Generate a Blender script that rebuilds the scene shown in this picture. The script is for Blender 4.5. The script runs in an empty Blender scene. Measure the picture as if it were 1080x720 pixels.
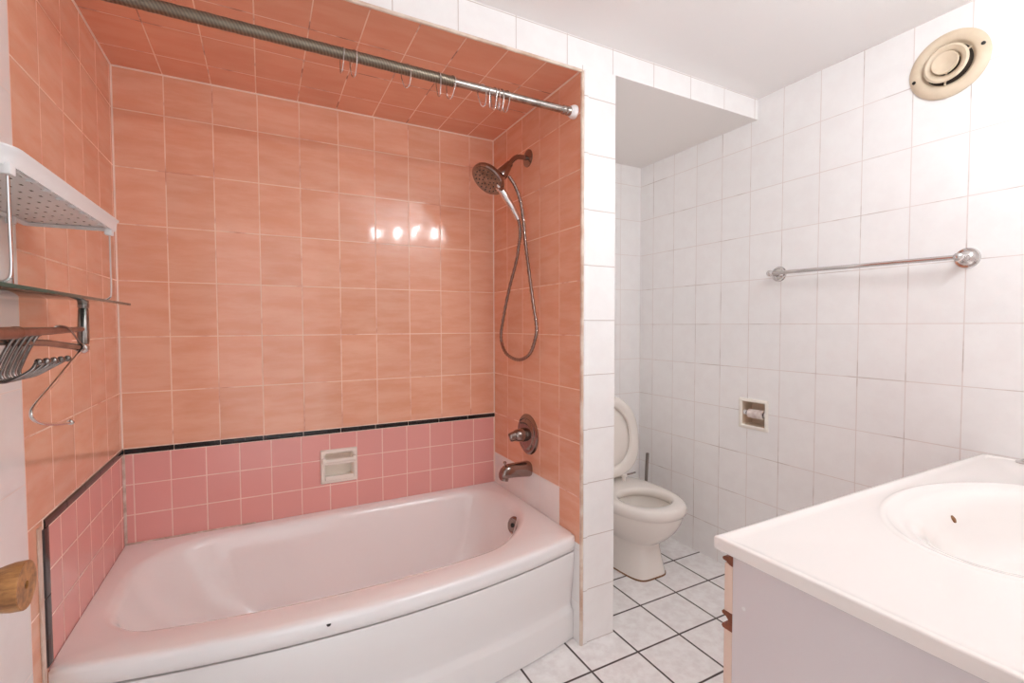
import bpy, bmesh, math, random
from mathutils import Vector, Matrix
random.seed(7)
S = bpy.context.scene
COL = S.collection
PI = math.pi

# ------------------------------------------------------------------ materials
class NT:
    def __init__(s, mat):
        mat.use_nodes = True
        s.t = mat.node_tree
        s.t.nodes.clear()
        s.out = s.t.nodes.new('ShaderNodeOutputMaterial')
        s.b = s.t.nodes.new('ShaderNodeBsdfPrincipled')
        s.t.links.new(s.b.outputs[0], s.out.inputs[0])
    def n(s, typ, **kw):
        nd = s.t.nodes.new(typ)
        for k, v in kw.items(): setattr(nd, k, v)
        return nd
    def put(s, sock, v):
        if hasattr(v, 'links') or isinstance(v, bpy.types.NodeSocket): s.t.links.new(v, sock)
        else: sock.default_value = v
    def m(s, op, a, b=None, c=None, clamp=False):
        nd = s.n('ShaderNodeMath', operation=op); nd.use_clamp = clamp
        s.put(nd.inputs[0], a)
        if b is not None: s.put(nd.inputs[1], b)
        if c is not None: s.put(nd.inputs[2], c)
        return nd.outputs[0]
    def v(s, op, a, b=None, scale=None):
        nd = s.n('ShaderNodeVectorMath', operation=op)
        s.put(nd.inputs[0], a)
        if b is not None: s.put(nd.inputs[1], b)
        if scale is not None: s.put(nd.inputs[3], scale)
        return nd.outputs[0]
    def mix(s, f, a, b):
        nd = s.n('ShaderNodeMix', data_type='RGBA')
        s.put(nd.inputs[0], f); s.put(nd.inputs[6], a); s.put(nd.inputs[7], b)
        return nd.outputs[2]
    def noise(s, vec, scale, detail=3, rough=.5):
        nd = s.n('ShaderNodeTexNoise')
        if vec is not None: s.put(nd.inputs['Vector'], vec)
        nd.inputs['Scale'].default_value = scale
        nd.inputs['Detail'].default_value = detail
        nd.inputs['Roughness'].default_value = rough
        return nd.outputs['Fac']
    def ramp(s, f, a, b):
        nd = s.n('ShaderNodeMapRange'); nd.interpolation_type = 'SMOOTHSTEP'
        s.put(nd.inputs[0], f); nd.inputs[1].default_value = a; nd.inputs[2].default_value = b
        return nd.outputs[0]
    def obj(s): return s.n('ShaderNodeTexCoord').outputs['Object']

def lin(c):
    f = lambda x: x/12.92 if x <= .04045 else ((x+.055)/1.055)**2.4
    return tuple(f(x/255) for x in c) + (1,)

def tile_mat(name, ax, u0, v0, su, sv, tile, grout, gw=.003, var=.05, rough=.18, mottle=None,
             tilt=.012, gvar=None, mott_scale=(6, 6), bump=.35):
    """ax: which object axes run along u and v (0,1,2)."""
    mat = bpy.data.materials.new(name); k = NT(mat)
    co = k.obj(); sep = k.n('ShaderNodeSeparateXYZ'); k.put(sep.inputs[0], co)
    # a slight waviness of the joints
    U = k.m('DIVIDE', k.m('SUBTRACT', sep.outputs[ax[0]], u0), su)
    V = k.m('DIVIDE', k.m('SUBTRACT', sep.outputs[ax[1]], v0), sv)
    fu, fv = k.m('FRACT', U), k.m('FRACT', V)
    du = k.m('MULTIPLY', k.m('MINIMUM', fu, k.m('SUBTRACT', 1.0, fu)), su)
    dv = k.m('MULTIPLY', k.m('MINIMUM', fv, k.m('SUBTRACT', 1.0, fv)), sv)
    d = k.m('MINIMUM', du, dv)
    jit = k.m('MULTIPLY', k.m('SUBTRACT', k.noise(co, 9), .5), .0016)
    dd = k.m('ADD', d, jit)
    face = k.ramp(dd, gw*.35, gw*.85)             # 0 in grout, 1 on the tile
    cid = k.n('ShaderNodeCombineXYZ')
    k.put(cid.inputs[0], k.m('FLOOR', U)); k.put(cid.inputs[1], k.m('FLOOR', V))
    wn = k.n('ShaderNodeTexWhiteNoise', noise_dimensions='3D'); k.put(wn.inputs['Vector'], cid.outputs[0])
    rnd, rcol = wn.outputs['Value'], wn.outputs['Color']
    base = lin(tile)
    col = base
    if mottle:
        cv = k.n('ShaderNodeCombineXYZ')
        k.put(cv.inputs[0], k.m('MULTIPLY', sep.outputs[ax[0]], mott_scale[0]))
        k.put(cv.inputs[1], k.m('MULTIPLY', sep.outputs[ax[1]], mott_scale[1]))
        k.put(cv.inputs[2], k.m('MULTIPLY', rnd, 37.0))
        nz = k.noise(cv.outputs[0], 1.0, 6, .62)
        col = k.mix(k.ramp(nz, .32, .70), base, lin(mottle))
    hs = k.n('ShaderNodeHueSaturation')
    k.put(hs.inputs['Color'], col)
    k.put(hs.inputs['Value'], k.m('ADD', 1-var/2, k.m('MULTIPLY', rnd, var)))
    g = lin(grout)
    if gvar:
        g = k.mix(k.ramp(k.noise(co, 7, 4, .6), .50, .66), lin(grout), lin(gvar))
    colr = k.mix(face, g, hs.outputs[0])
    k.put(k.b.inputs['Base Color'], colr)
    k.put(k.b.inputs['Roughness'], k.m('SUBTRACT', .75, k.m('MULTIPLY', face, .75-rough)))
    geo = k.n('ShaderNodeNewGeometry')
    tv = k.v('SCALE', k.v('SUBTRACT', rcol, (.5, .5, .5)), scale=tilt)
    wav = k.n('ShaderNodeTexNoise'); k.put(wav.inputs['Vector'], co)
    wav.inputs['Scale'].default_value = 16; wav.inputs['Detail'].default_value = 1
    wv = k.v('SCALE', k.v('SUBTRACT', wav.outputs['Color'], (.5, .5, .5)), scale=tilt*2.0)
    nn = k.v('NORMALIZE', k.v('ADD', geo.outputs['Normal'], k.v('ADD', tv, wv)))
    bp = k.n('ShaderNodeBump'); bp.inputs['Strength'].default_value = bump; bp.inputs['Distance'].default_value = .0015
    k.put(bp.inputs['Height'], k.ramp(dd, gw*.3, gw*1.3)); k.put(bp.inputs['Normal'], nn)
    k.put(k.b.inputs['Normal'], bp.outputs[0])
    return mat

def plain(name, c, rough=.4, metal=0, noise=0, nscale=8, c2=None, bump=0, coat=0, spec=.5):
    mat = bpy.data.materials.new(name); k = NT(mat)
    k.b.inputs['Base Color'].default_value = lin(c)
    k.b.inputs['Roughness'].default_value = rough; k.b.inputs['Metallic'].default_value = metal
    k.b.inputs['Coat Weight'].default_value = coat
    k.b.inputs['Specular IOR Level'].default_value = spec
    if c2 is not None:
        nz = k.noise(k.obj(), nscale, 4, .6)
        k.put(k.b.inputs['Base Color'], k.mix(k.ramp(nz, .35, .68), lin(c), lin(c2)))
    if bump:
        b = k.n('ShaderNodeBump'); b.inputs['Strength'].default_value = bump; b.inputs['Distance'].default_value = .002
        k.put(b.inputs['Height'], k.noise(k.obj(), nscale*4, 3)); k.put(k.b.inputs['Normal'], b.outputs[0])
    return mat

OR, ORM, ORG = (233, 172, 142), (241, 191, 164), (249, 220, 200)
PK, PKG = (234, 170, 163), (248, 217, 207)
WT, WTG = (247, 245, 244), (226, 216, 212)
O_S = dict(mottle=ORM, gvar=(214, 150, 126), mott_scale=(5, 22), var=.07, rough=.10, gw=.0030, bump=.14, tilt=.016)
M = {}
M['orange_back'] = tile_mat('orange_tile_back', (0, 2), 0, .766, .1522, .2033, OR, ORG, **O_S)
M['orange_left'] = tile_mat('orange_tile_left', (1, 2), -.02, .766, .152, .2033, OR, ORG, **O_S)
M['orange_right'] = tile_mat('orange_tile_right', (1, 2), .002, .766, .1495, .2033, OR, ORG, **O_S)
M['orange_top'] = tile_mat('orange_tile_top', (0, 1), 0, -.344, .1510, .196, (233, 168, 140), ORG, mottle=(238, 179, 151), gvar=(150, 90, 72), mott_scale=(5, 20), var=.07, rough=.2, gw=.003)
P_S = dict(var=.04, rough=.16, gw=.0032, tilt=.008)
M['pink_back'] = tile_mat('pink_tile_back', (0, 2), .031, .519, .1127, .1125, PK, PKG, **P_S)
M['pink_left'] = tile_mat('pink_tile_left', (1, 2), -.03, .519, .1127, .1125, PK, PKG, **P_S)
W_S = dict(var=.02, rough=.16, gw=.0026, tilt=.006, bump=.12, mottle=(244, 241, 240), mott_scale=(14, 14))
M['white_right'] = tile_mat('white_tile_right', (1, 2), -.7082, 1.2131, .1556, .2073, WT, WTG, gvar=(200, 189, 184), **W_S)
M['white_niche'] = tile_mat('white_tile_niche', (0, 2), 2.498, 1.2131, .1556, .2073, WT, WTG, **W_S)
M['white_head'] = tile_mat('white_tile_header', (0, 2), 1.023, 2.2455, .2075, .40, WT, (204, 192, 187), **W_S)
M['white_post'] = tile_mat('white_tile_post', (0, 2), 1.506, .206, .1556, .2045, WT, (202, 190, 185), **W_S)
M['white_left'] = tile_mat('white_tile_left', (1, 2), -.78, .664, .1556, .2073, WT, WTG, **W_S)
M['white_patch'] = tile_mat('white_tile_patch', (1, 2), .002, .563, .1495, .2033, (247, 244, 243), (232, 224, 220), **W_S)
M['white_near'] = tile_mat('white_tile_near', (0, 2), .0, 1.2131, .1556, .2073, WT, WTG, **W_S)
M['floor'] = tile_mat('floor_tile', (0, 1), 1.455, -.870, .2125, .2145, (247, 245, 244), (62, 50, 46), gw=.0064, var=.05, rough=.3,
                      mottle=(233, 228, 227), mott_scale=(26, 26), tilt=.004, gvar=(92, 78, 72))
M['paint'] = plain('ceiling_paint', (246, 243, 242), .85)
M['soffit'] = plain('soffit_paint', (243, 239, 236), .8)
M['plaster'] = plain('wall_core', (200, 195, 190), .9)
M['black'] = plain('black_liner_tile', (26, 22, 24), .14, c2=(40, 34, 34), nscale=20)
M['beige'] = plain('beige_edge_trim', (228, 212, 198), .35, c2=(205, 170, 148), nscale=14)
M['caulk'] = plain('caulk', (248, 226, 212), .5)
M['mouldy'] = plain('mouldy_caulk', (234, 218, 208), .6, c2=(188, 164, 148), nscale=22)
M['enamel'] = plain('tub_enamel', (249, 247, 247), .10, coat=.5)
M['apron'] = plain('apron_enamel', (240, 237, 236), .14, coat=.3)
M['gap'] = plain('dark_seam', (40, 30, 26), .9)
M['china'] = plain('vitreous_china', (236, 229, 222), .10, coat=.4)
M['seatpl'] = plain('seat_plastic', (238, 231, 224), .22)
M['chrome'] = plain('chrome', (222, 219, 218), .08, 1)
M['chrome_old'] = plain('worn_chrome', (158, 150, 146), .20, 1, c2=(128, 118, 112), nscale=30)
M['nickel'] = plain('dark_chrome', (154, 136, 129), .10, 1)
def rod_mat():
    mat = bpy.data.materials.new('tarnished_rod'); k = NT(mat)
    co = k.obj(); sp = k.n('ShaderNodeSeparateXYZ'); k.put(sp.inputs[0], co)
    ph = k.m('ADD', k.m('MULTIPLY', sp.outputs[0], 700.0), k.m('MULTIPLY', sp.outputs[2], 420.0))
    w = k.m('ADD', k.m('MULTIPLY', k.m('SINE', ph), .5), .5)
    nz = k.noise(co, 60, 4, .6)
    f = k.m('ADD', k.m('MULTIPLY', w, .55), k.m('MULTIPLY', nz, .55), clamp=True)
    k.put(k.b.inputs['Base Color'], k.mix(f, lin((98, 88, 76)), lin((150, 138, 122))))
    k.b.inputs['Metallic'].default_value = .9; k.b.inputs['Roughness'].default_value = .38
    b = k.n('ShaderNodeBump'); b.inputs['Strength'].default_value = .35; b.inputs['Distance'].default_value = .001
    k.put(b.inputs['Height'], f); k.put(k.b.inputs['Normal'], b.outputs[0])
    return mat
M['rod_old'] = rod_mat()
M['rod'] = plain('rod_chrome', (190, 182, 176), .22, 1, c2=(150, 140, 132), nscale=40)
M['copper'] = plain('brown_bar_metal', (168, 122, 104), .38, .7, c2=(140, 96, 80), nscale=30)
M['white_pl'] = plain('white_plastic', (238, 236, 236), .35)
M['vent_pl'] = plain('yellowed_plastic', (224, 206, 182), .45, c2=(214, 194, 168), nscale=10)
M['vent_dark'] = plain('vent_dark', (52, 40, 32), .9)
M['cream'] = plain('cream_ceramic', (246, 241, 232), .2)
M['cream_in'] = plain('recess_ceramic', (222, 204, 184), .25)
M['paper'] = plain('tissue_paper', (238, 228, 224), .9, c2=(222, 206, 200), nscale=50, bump=.4)
M['card'] = plain('cardboard', (168, 132, 104), .9)
M['marble'] = plain('cultured_marble', (246, 240, 236), .14, coat=.4)
M['panel'] = plain('white_laminate', (226, 220, 222), .45)
M['edge'] = plain('laminate_edge', (232, 206, 190), .5)
M['brown'] = plain('brown_pull', (142, 78, 48), .45, c2=(116, 60, 36), nscale=40)
M['rubber'] = plain('dark_rubber', (40, 36, 34), .7)
M['brushgrey'] = plain('grey_handle', (136, 124, 118), .4)
M['sealant'] = plain('brown_sealant', (132, 92, 58), .7)
M['doorpaint'] = plain('door_paint', (232, 230, 228), .4)
M['slot_shade'] = plain('shaded_slot_plastic', (112, 96, 88), .8)  # dark colour painted in as the shade of the tray slots
M['water'] = plain('bowl_water', (196, 186, 166), .05)

def glass_mat():
    mat = bpy.data.materials.new('shelf_glass'); k = NT(mat)
    k.b.inputs['Base Color'].default_value = (.72, .9, .84, 1)
    k.b.inputs['Transmission Weight'].default_value = 1; k.b.inputs['Roughness'].default_value = .02
    k.b.inputs['IOR'].default_value = 1.5
    return mat
M['glass'] = glass_mat()
M['glass_edge'] = plain('glass_edge', (52, 84, 74), .15)
def wood_mat():
    mat = bpy.data.materials.new('varnished_wood'); k = NT(mat)
    co = k.obj(); mp = k.n('ShaderNodeMapping'); k.put(mp.inputs[0], co); mp.inputs['Scale'].default_value = (22, 90, 90)
    nz = k.noise(mp.outputs[0], 1.0, 6, .65)
    k.put(k.b.inputs['Base Color'], k.mix(k.ramp(nz, .35, .7), lin((184, 128, 74)), lin((120, 74, 38))))
    k.b.inputs['Roughness'].default_value = .4
    return mat
M['wood'] = wood_mat()
def bulb_mat():
    mat = bpy.data.materials.new('lit_bulb'); k = NT(mat)
    k.b.inputs['Base Color'].default_value = (1, 1, 1, 1)
    k.b.inputs['Emission Color'].default_value = (.885, .962, 1, 1); k.b.inputs['Emission Strength'].default_value = BULB
    return mat
BULB = 226.0
M['bulb'] = bulb_mat()

# ------------------------------------------------------------------ mesh helpers
def link(name, bm, mats, parent=None, smooth=True, angle=40, loc=None):
    bmesh.ops.recalc_face_normals(bm, faces=bm.faces)
    me = bpy.data.meshes.new(name)
    if loc is not None: bmesh.ops.translate(bm, verts=bm.verts, vec=-Vector(loc))
    bm.to_mesh(me); bm.free()
    for m in (mats if isinstance(mats, (list, tuple)) else [mats]): me.materials.append(M[m])
    if smooth:
        for p in me.polygons: p.use_smooth = True
        me.set_sharp_from_angle(angle=math.radians(angle))
    o = bpy.data.objects.new(name, me); COL.objects.link(o)
    if loc is not None: o.location = loc
    if parent is not None:
        o.parent = parent
        o.matrix_parent_inverse = Matrix.Translation(-Vector(world_loc(parent)))
    return o
def world_loc(o):
    # every parent is moved only by its location
    v = Vector(o.location)
    return v if o.parent is None else v
def struct(name, bm, mats, smooth=False, label=None):
    o = link(name, bm, mats, None, smooth); o['kind'] = 'structure'
    if label: o['label'] = label
    return o
def thing(name, label, cat, loc, group=None):
    o = bpy.data.objects.new(name, None); COL.objects.link(o); o.location = loc
    o.empty_display_size = .05
    tag(o, label, cat, group); return o
def tag(o, label, cat, group=None):
    o['label'] = label; o['category'] = cat
    if group: o['group'] = group
    return o

def B(): return bmesh.new()
def box(bm, a, b, mi=0, bevel=0, seg=2):
    a, b = Vector(a), Vector(b)
    r = bmesh.ops.create_cube(bm, size=1.0)
    vs = r['verts']
    for v in vs: v.co = Vector(((a.x+b.x)/2+v.co.x*(b.x-a.x), (a.y+b.y)/2+v.co.y*(b.y-a.y), (a.z+b.z)/2+v.co.z*(b.z-a.z)))
    fs = {f for v in vs for f in v.link_faces}
    for f in fs: f.material_index = mi
    if bevel:
        es = {e for v in vs for e in v.link_edges}
        bmesh.ops.bevel(bm, geom=list(es), offset=bevel, segments=seg, affect='EDGES', profile=.5, clamp_overlap=True, material=mi)
    return bm
def frame_of(d):
    d = Vector(d).normalized()
    a = Vector((0, 0, 1)) if abs(d.z) < .9 else Vector((1, 0, 0))
    x = d.cross(a).normalized(); y = d.cross(x).normalized()
    return x, y, d
def lathe(bm, base, axis, prof, n=32, mi=0, sx=1, sy=1):
    """prof: list of (radius, distance along axis)."""
    x, y, d = frame_of(axis); base = Vector(base); rings = []
    for r, h in prof:
        if r < 1e-6: rings.append([bm.verts.new(base+d*h)])
        else: rings.append([bm.verts.new(base+d*h+x*(r*sx*math.cos(2*PI*i/n))+y*(r*sy*math.sin(2*PI*i/n))) for i in range(n)])
    for A, C in zip(rings, rings[1:]):
        for i in range(n):
            j = (i+1) % n
            q = [A[i % len(A)], A[j % len(A)], C[j % len(C)], C[i % len(C)]]
            u = []
            for v in q:
                if v not in u: u.append(v)
            if len(u) > 2:
                f = bm.faces.new(u); f.material_index = mi
    return bm
def cyl(bm, a, b, r, n=20, mi=0, r2=None, bev=0):
    a, b = Vector(a), Vector(b); L = (b-a).length; r2 = r if r2 is None else r2
    if bev: prof = [(0, 0), (r-bev, 0), (r, bev), (r2, L-bev), (r2-bev, L), (0, L)]
    else: prof = [(0, 0), (r, 0), (r2, L), (0, L)]
    return lathe(bm, a, b-a, prof, n, mi)
def ball(bm, c, r, mi=0, n=16):
    prof = [(r*math.sin(PI*i/n), -r*math.cos(PI*i/n)) for i in range(n+1)]
    prof[0] = (0, -r); prof[-1] = (0, r)
    return lathe(bm, c, (0, 0, 1), prof, n*2 if n < 14 else 28, mi)
def smoothpath(pts, sub=6, closed=False):
    P = [Vector(p) for p in pts]; n = len(P); out = []
    rng = range(n) if closed else range(n-1)
    for i in rng:
        p1, p2 = P[i], P[(i+1) % n]
        p0 = P[i-1] if (closed or i > 0) else p1*2-p2
        p3 = P[(i+2) % n] if (closed or i+2 < n) else p2*2-p1
        for k in range(sub):
            t = k/sub
            out.append(.5*((2*p1)+(p2-p0)*t+(2*p0-5*p1+4*p2-p3)*t*t+(3*p1-p0-3*p2+p3)*t**3))
    if not closed: out.append(P[-1])
    return out
def tube(bm, pts, r, n=10, mi=0, closed=False, caps=True):
    """r: number or list of radii"""
    P = [Vector(p) for p in pts]; N = len(P)
    R = r if isinstance(r, (list, tuple)) else [r]*N
    T = []
    for i in range(N):
        if closed: t = P[(i+1) % N]-P[i-1]
        else: t = P[min(i+1, N-1)]-P[max(i-1, 0)]
        T.append(t.normalized())
    x, y, _ = frame_of(T[0]); rings = []
    for i in range(N):
        x = (x-T[i]*x.dot(T[i])).normalized(); y = T[i].cross(x)
        rings.append([bm.verts.new(P[i]+(x*math.cos(2*PI*k/n)+y*math.sin(2*PI*k/n))*R[i]) for k in range(n)])
    for i in range(N if closed else N-1):
        A, C = rings[i], rings[(i+1) % N]
        off = 0
        if closed and i == N-1:
            off = min(range(n), key=lambda o: (A[0].co-C[o].co).length)
        for k in range(n):
            f = bm.faces.new([A[k], A[(k+1) % n], C[(k+1+off) % n], C[(k+off) % n]]); f.material_index = mi
    if caps and not closed:
        for rg in (rings[0], rings[-1]):
            f = bm.faces.new(rg); f.material_index = mi
    return bm
def loft(bm, loops, mi=0, cap0=False, cap1=False):
    rings = [[bm.verts.new(Vector(p)) for p in L] for L in loops]; n = len(rings[0])
    for A, C in zip(rings, rings[1:]):
        for i in range(n):
            j = (i+1) % n
            f = bm.faces.new([A[i], A[j], C[j], C[i]]); f.material_index = mi
    if cap0: bm.faces.new(rings[0]).material_index = mi
    if cap1: bm.faces.new(rings[-1]).material_index = mi
    return bm
def panel(bm, o, u, v, us, vs, pick):
    """grid of rectangles on the plane o + u*a + v*b; pick(a,b) gives the material slot or None for a hole."""
    o, u, v = Vector(o), Vector(u), Vector(v); cache = {}
    def vert(i, j):
        if (i, j) not in cache: cache[(i, j)] = bm.verts.new(o+u*us[i]+v*vs[j])
        return cache[(i, j)]
    for i in range(len(us)-1):
        for j in range(len(vs)-1):
            mi = pick((us[i]+us[i+1])/2, (vs[j]+vs[j+1])/2)
            if mi is None: continue
            f = bm.faces.new([vert(i, j), vert(i+1, j), vert(i+1, j+1), vert(i, j+1)]); f.material_index = mi
    return bm
def rrect(x0, x1, y0, y1, r, n=8):
    """closed rounded rectangle outline; r = (bl, br, tr, tl)"""
    if not isinstance(r, (list, tuple)): r = (r,)*4
    P = []
    for (cx, cy, a0, rr) in ((x0+r[0], y0+r[0], PI, r[0]), (x1-r[1], y0+r[1], 1.5*PI, r[1]), (x1-r[2], y1-r[2], 0, r[2]), (x0+r[3], y1-r[3], .5*PI, r[3])):
        for i in range(n+1):
            a = a0+.5*PI*i/n; P.append((cx+rr*math.cos(a), cy+rr*math.sin(a)))
    return P

# ------------------------------------------------------------------ the room
L, D, RX, NY = 1.5, -.739, 2.498, -2.12
XP, HS, HC, H1, B2 = 1.6595, 2.155, 2.25, 2.135, .02

bm = B(); box(bm, (-.2, -3.2, -.1), (2.7, .25, 0)); struct('floor', bm, 'floor')
bm = B(); box(bm, (-.2, -2.26, HC), (2.7, .25, HC+.1)); struct('ceiling', bm, 'paint')

# left wall: orange and pink tile in the bath recess, white tile towards the door
bm = B()
def pk(a, b):
    if a < -.78: return 2
    if a > -.70 and b < .743: return 1
    return 0
panel(bm, (0, 0, 0), (0, 1, 0), (0, 0, 1), (-2.26, -.78, -.70, .15), (0, .743, HC), pk)
box(bm, (-.12, -2.26, 0), (-.01, .15, HC), 3)
struct('wall_left', bm, ['orange_left', 'pink_left', 'white_left', 'plaster'])

# back wall of the bath recess with the hole for the soap dish
SX0, SX1, SZ0, SZ1 = .680, .810, .540, .664
bm = B()
def pk(a, b):
    if SX0 < a < SX1 and SZ0 < b < SZ1: return None
    return 1 if b < .743 else 0
panel(bm, (0, 0, 0), (1, 0, 0), (0, 0, 1), (0, SX0, SX1, L+.02), (0, SZ0, SZ1, .743, HC), pk)
box(bm, (0, .10, 0), (L+.02, .15, HC), 2)
struct('wall_back', bm, ['orange_back', 'pink_back', 'plaster'])

# partition between bath and toilet
bm = B()
def pk(a, b):
    if a > -.598 and b < .563: return 1
    if a < -.598 and b < .385: return 1
    return 0
panel(bm, (L, 0, 0), (0, 1, 0), (0, 0, 1), (D, -.598, .12), (0, .385, .563, HC), pk)
panel(bm, (0, D, 0), (1, 0, 0), (0, 0, 1), (L, XP), (0, HC), lambda a, b: 2)
panel(bm, (XP, 0, 0), (0, 1, 0), (0, 0, 1), (D, .12), (0, HC), lambda a, b: 3)
bmesh.ops.remove_doubles(bm, verts=bm.verts, dist=1e-5)
struct('wall_partition', bm, ['orange_right', 'white_patch', 'white_post', 'white_right'])

# header over the bath and soffit over the toilet
bm = B()
panel(bm, (0, D, 0), (1, 0, 0), (0, 0, 1), (0, L, XP), (H1, HC), lambda a, b: 1 if a < L else None)
panel(bm, (0, 0, H1), (1, 0, 0), (0, 1, 0), (0, L), (D, 0), lambda a, b: 0)
struct('wall_header', bm, ['orange_top', 'white_head'])
bm = B()
panel(bm, (0, D-.0005, 0), (1, 0, 0), (0, 0, 1), (L, XP, RX), (H1+.02, HC), lambda a, b: 1)
panel(bm, (0, 0, HS), (1, 0, 0), (0, 1, 0), (XP, RX), (D-.0005, B2), lambda a, b: 0)
struct('wall_soffit', bm, ['soffit', 'white_head'])
bm = B()
panel(bm, (0, B2, 0), (1, 0, 0), (0, 0, 1), (XP, RX), (0, HC), lambda a, b: 0)
box(bm, (XP, .08, 0), (RX, .15, HC), 1)
struct('wall_niche', bm, ['white_niche', 'plaster'])

# right wall with the hole for the paper holder
TY0, TY1, TZ0, TZ1 = -.800, -.682, .732, .846
bm = B()
panel(bm, (RX, 0, 0), (0, 1, 0), (0, 0, 1), (-2.26, TY0, TY1, .15), (0, TZ0, TZ1, HC),
      lambda a, b: None if (TY0 < a < TY1 and TZ0 < b < TZ1) else 0)
box(bm, (RX+.10, -2.26, 0), (RX+.16, .15, HC), 1)
struct('wall_right', bm, ['white_right', 'plaster'])

# near wall (the camera stands in its doorway)
DX0, DX1, DH = .15, .94, 2.03
bm = B()
for (a, b, c, d) in ((-.1, DX0, 0, HC), (DX1, RX+.1, 0, HC), (DX0, DX1, DH, HC)):
    box(bm, (a, NY-.12, c), (b, NY, d))
struct('wall_near', bm, 'white_near')
bm = B()
box(bm, (DX0, NY-.125, 0), (DX0+.018, NY+.006, DH)); box(bm, (DX1-.018, NY-.125, 0), (DX1, NY+.006, DH)); box(bm, (DX0, NY-.125, DH-.018), (DX1, NY+.006, DH))
struct('trim_9', bm, 'doorpaint', label='white painted lining of the doorway')

# open door along the left wall, only its wooden knob reaches the picture
dm = B(); box(dm, (.108, NY+.02, .01), (.146, -1.362, 2.0), bevel=.002)
for (z0, z1) in ((.15, .85), (1.0, 1.85)):
    box(dm, (.145, NY+.12, z0), (.150, -1.49, z1), bevel=.004)
door = struct('door_1', dm, 'doorpaint', label='white door standing open along the left wall')
kb = B()
kx, ky, kz = .148, -1.421, .911
lathe(kb, (kx, ky, kz), (1, 0, 0), [(0, 0), (.021, 0), (.0205, .018), (.0215, .032), (.0255, .044), (.0272, .052), (.0275, .0618), (.0268, .0626), (.0048, .0624), (.0045, .056), (0, .056)], 40)
ko = link('door_knob', kb, 'wood', door); ko['label'] = 'round turned wooden knob'
sb = B(); lathe(sb, (kx+.0555, ky, kz), (1, 0, 0), [(0, 0), (.0046, 0), (.0046, .0045), (0, .005)], 12)
link('screw', sb, 'rubber', ko)
rb = B(); lathe(rb, (.1455, ky, kz), (1, 0, 0), [(0, 0), (.03, 0), (.03, .003), (.022, .005), (0, .005)], 32)
link('rosette', rb, 'chrome_old', door)

# ------------------------------------------------------------------ trims
def liner(name, a, b, horiz, out, label, seg, w=.019, t=.006):
    """black liner tiles laid end to end, with pale joints between them"""
    a, b = Vector(a), Vector(b); d = b-a; n = max(1, round(d.length/seg)); u = d.normalized(); bm = B()
    up = Vector(horiz); o = Vector(out)
    prof = [(-w/2, 0), (-w/2, t*.5), (-w*.3, t*.9), (0, t), (w*.3, t*.9), (w/2, t*.5), (w/2, 0)]
    for i in range(n):
        p, q = a+u*(i*d.length/n+.0012), a+u*((i+1)*d.length/n-.0012)
        A = [bm.verts.new(p+up*x+o*y) for x, y in prof]; C = [bm.verts.new(q+up*x+o*y) for x, y in prof]
        for k in range(len(prof)-1): bm.faces.new([A[k], A[k+1], C[k+1], C[k]])
        bm.faces.new(A); bm.faces.new(C)
    # joint mortar underneath, wider than the liner
    m = B()
    A0 = a-up*(w/2+.003); 
    vs = [A0, a+up*(w/2+.003), b+up*(w/2+.003), b-up*(w/2+.003)]
    f = [bm.verts.new(v+o*t*.35) for v in vs]; g = [bm.verts.new(v) for v in vs]
    fa = bm.faces.new(f); fa.material_index = 1
    for k in range(4):
        ff = bm.faces.new([f[k], f[(k+1) % 4], g[(k+1) % 4], g[k]]); ff.material_index = 1
    m.free()
    return struct(name, bm, ['black', 'caulk'], label=label)
liner('trim_1', (.006, 0, .7545), (L, 0, .7545), (0, 0, 1), (0, -1, 0), 'black liner tile along the back wall above the pink tile', .15)
liner('trim_2', (0, -.705, .7525), (0, -.004, .7545), (0, 0, 1), (1, 0, 0), 'black liner tile along the left wall above the pink tile', .15, w=.024)
liner('trim_3', (0, -.697, .418), (0, -.697, .745), (0, 1, 0), (1, 0, 0), 'black upright liner tile at the front edge of the pink tile', .15, w=.040)
bm = B(); box(bm, (0, -.737, .35), (.004, -.719, .755), bevel=.001); struct('trim_4', bm, 'beige', label='stained beige edging beside the upright black liner')
# edge beads round the opening of the bath recess
bm = B()
tube(bm, [(L+.004, D-.001, .0), (L+.004, D-.001, H1-.004)], .007, 10)
tube(bm, [(0, D-.001, H1-.002), (L+.004, D-.001, H1-.002)], .006, 10)
struct('trim_5', bm, 'beige', True, label='beige edge bead round the bath recess opening')
bm = B(); box(bm, (L+.010, D-.006, 0), (L+.03, D+.001, HC-.11), bevel=.003); struct('trim_6', bm, 'white_post', label='white bullnose edge of the partition')
bm = B()
for a, b in (((0, 0, .76), (0, 0, H1)), ((L, 0, .42), (L, 0, H1)), ((0, 0, H1), (L, 0, H1)), ((0, 0, H1), (0, D, H1)), ((L, 0, H1), (L, D, H1))):
    tube(bm, [a, b], .0045, 8)
struct('trim_7', bm, 'caulk', True, label='pale grout beads in the corners of the bath recess')
bm = B(); tube(bm, [(.002, -.002, .42), (.002, -.002, .745)], .006, 8); tube(bm, [(.0, -.003, .414), (.42, -.003, .412)], .0035, 8)
struct('trim_8', bm, 'mouldy', True, label='mouldy caulk in the back left corner of the tub')

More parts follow.
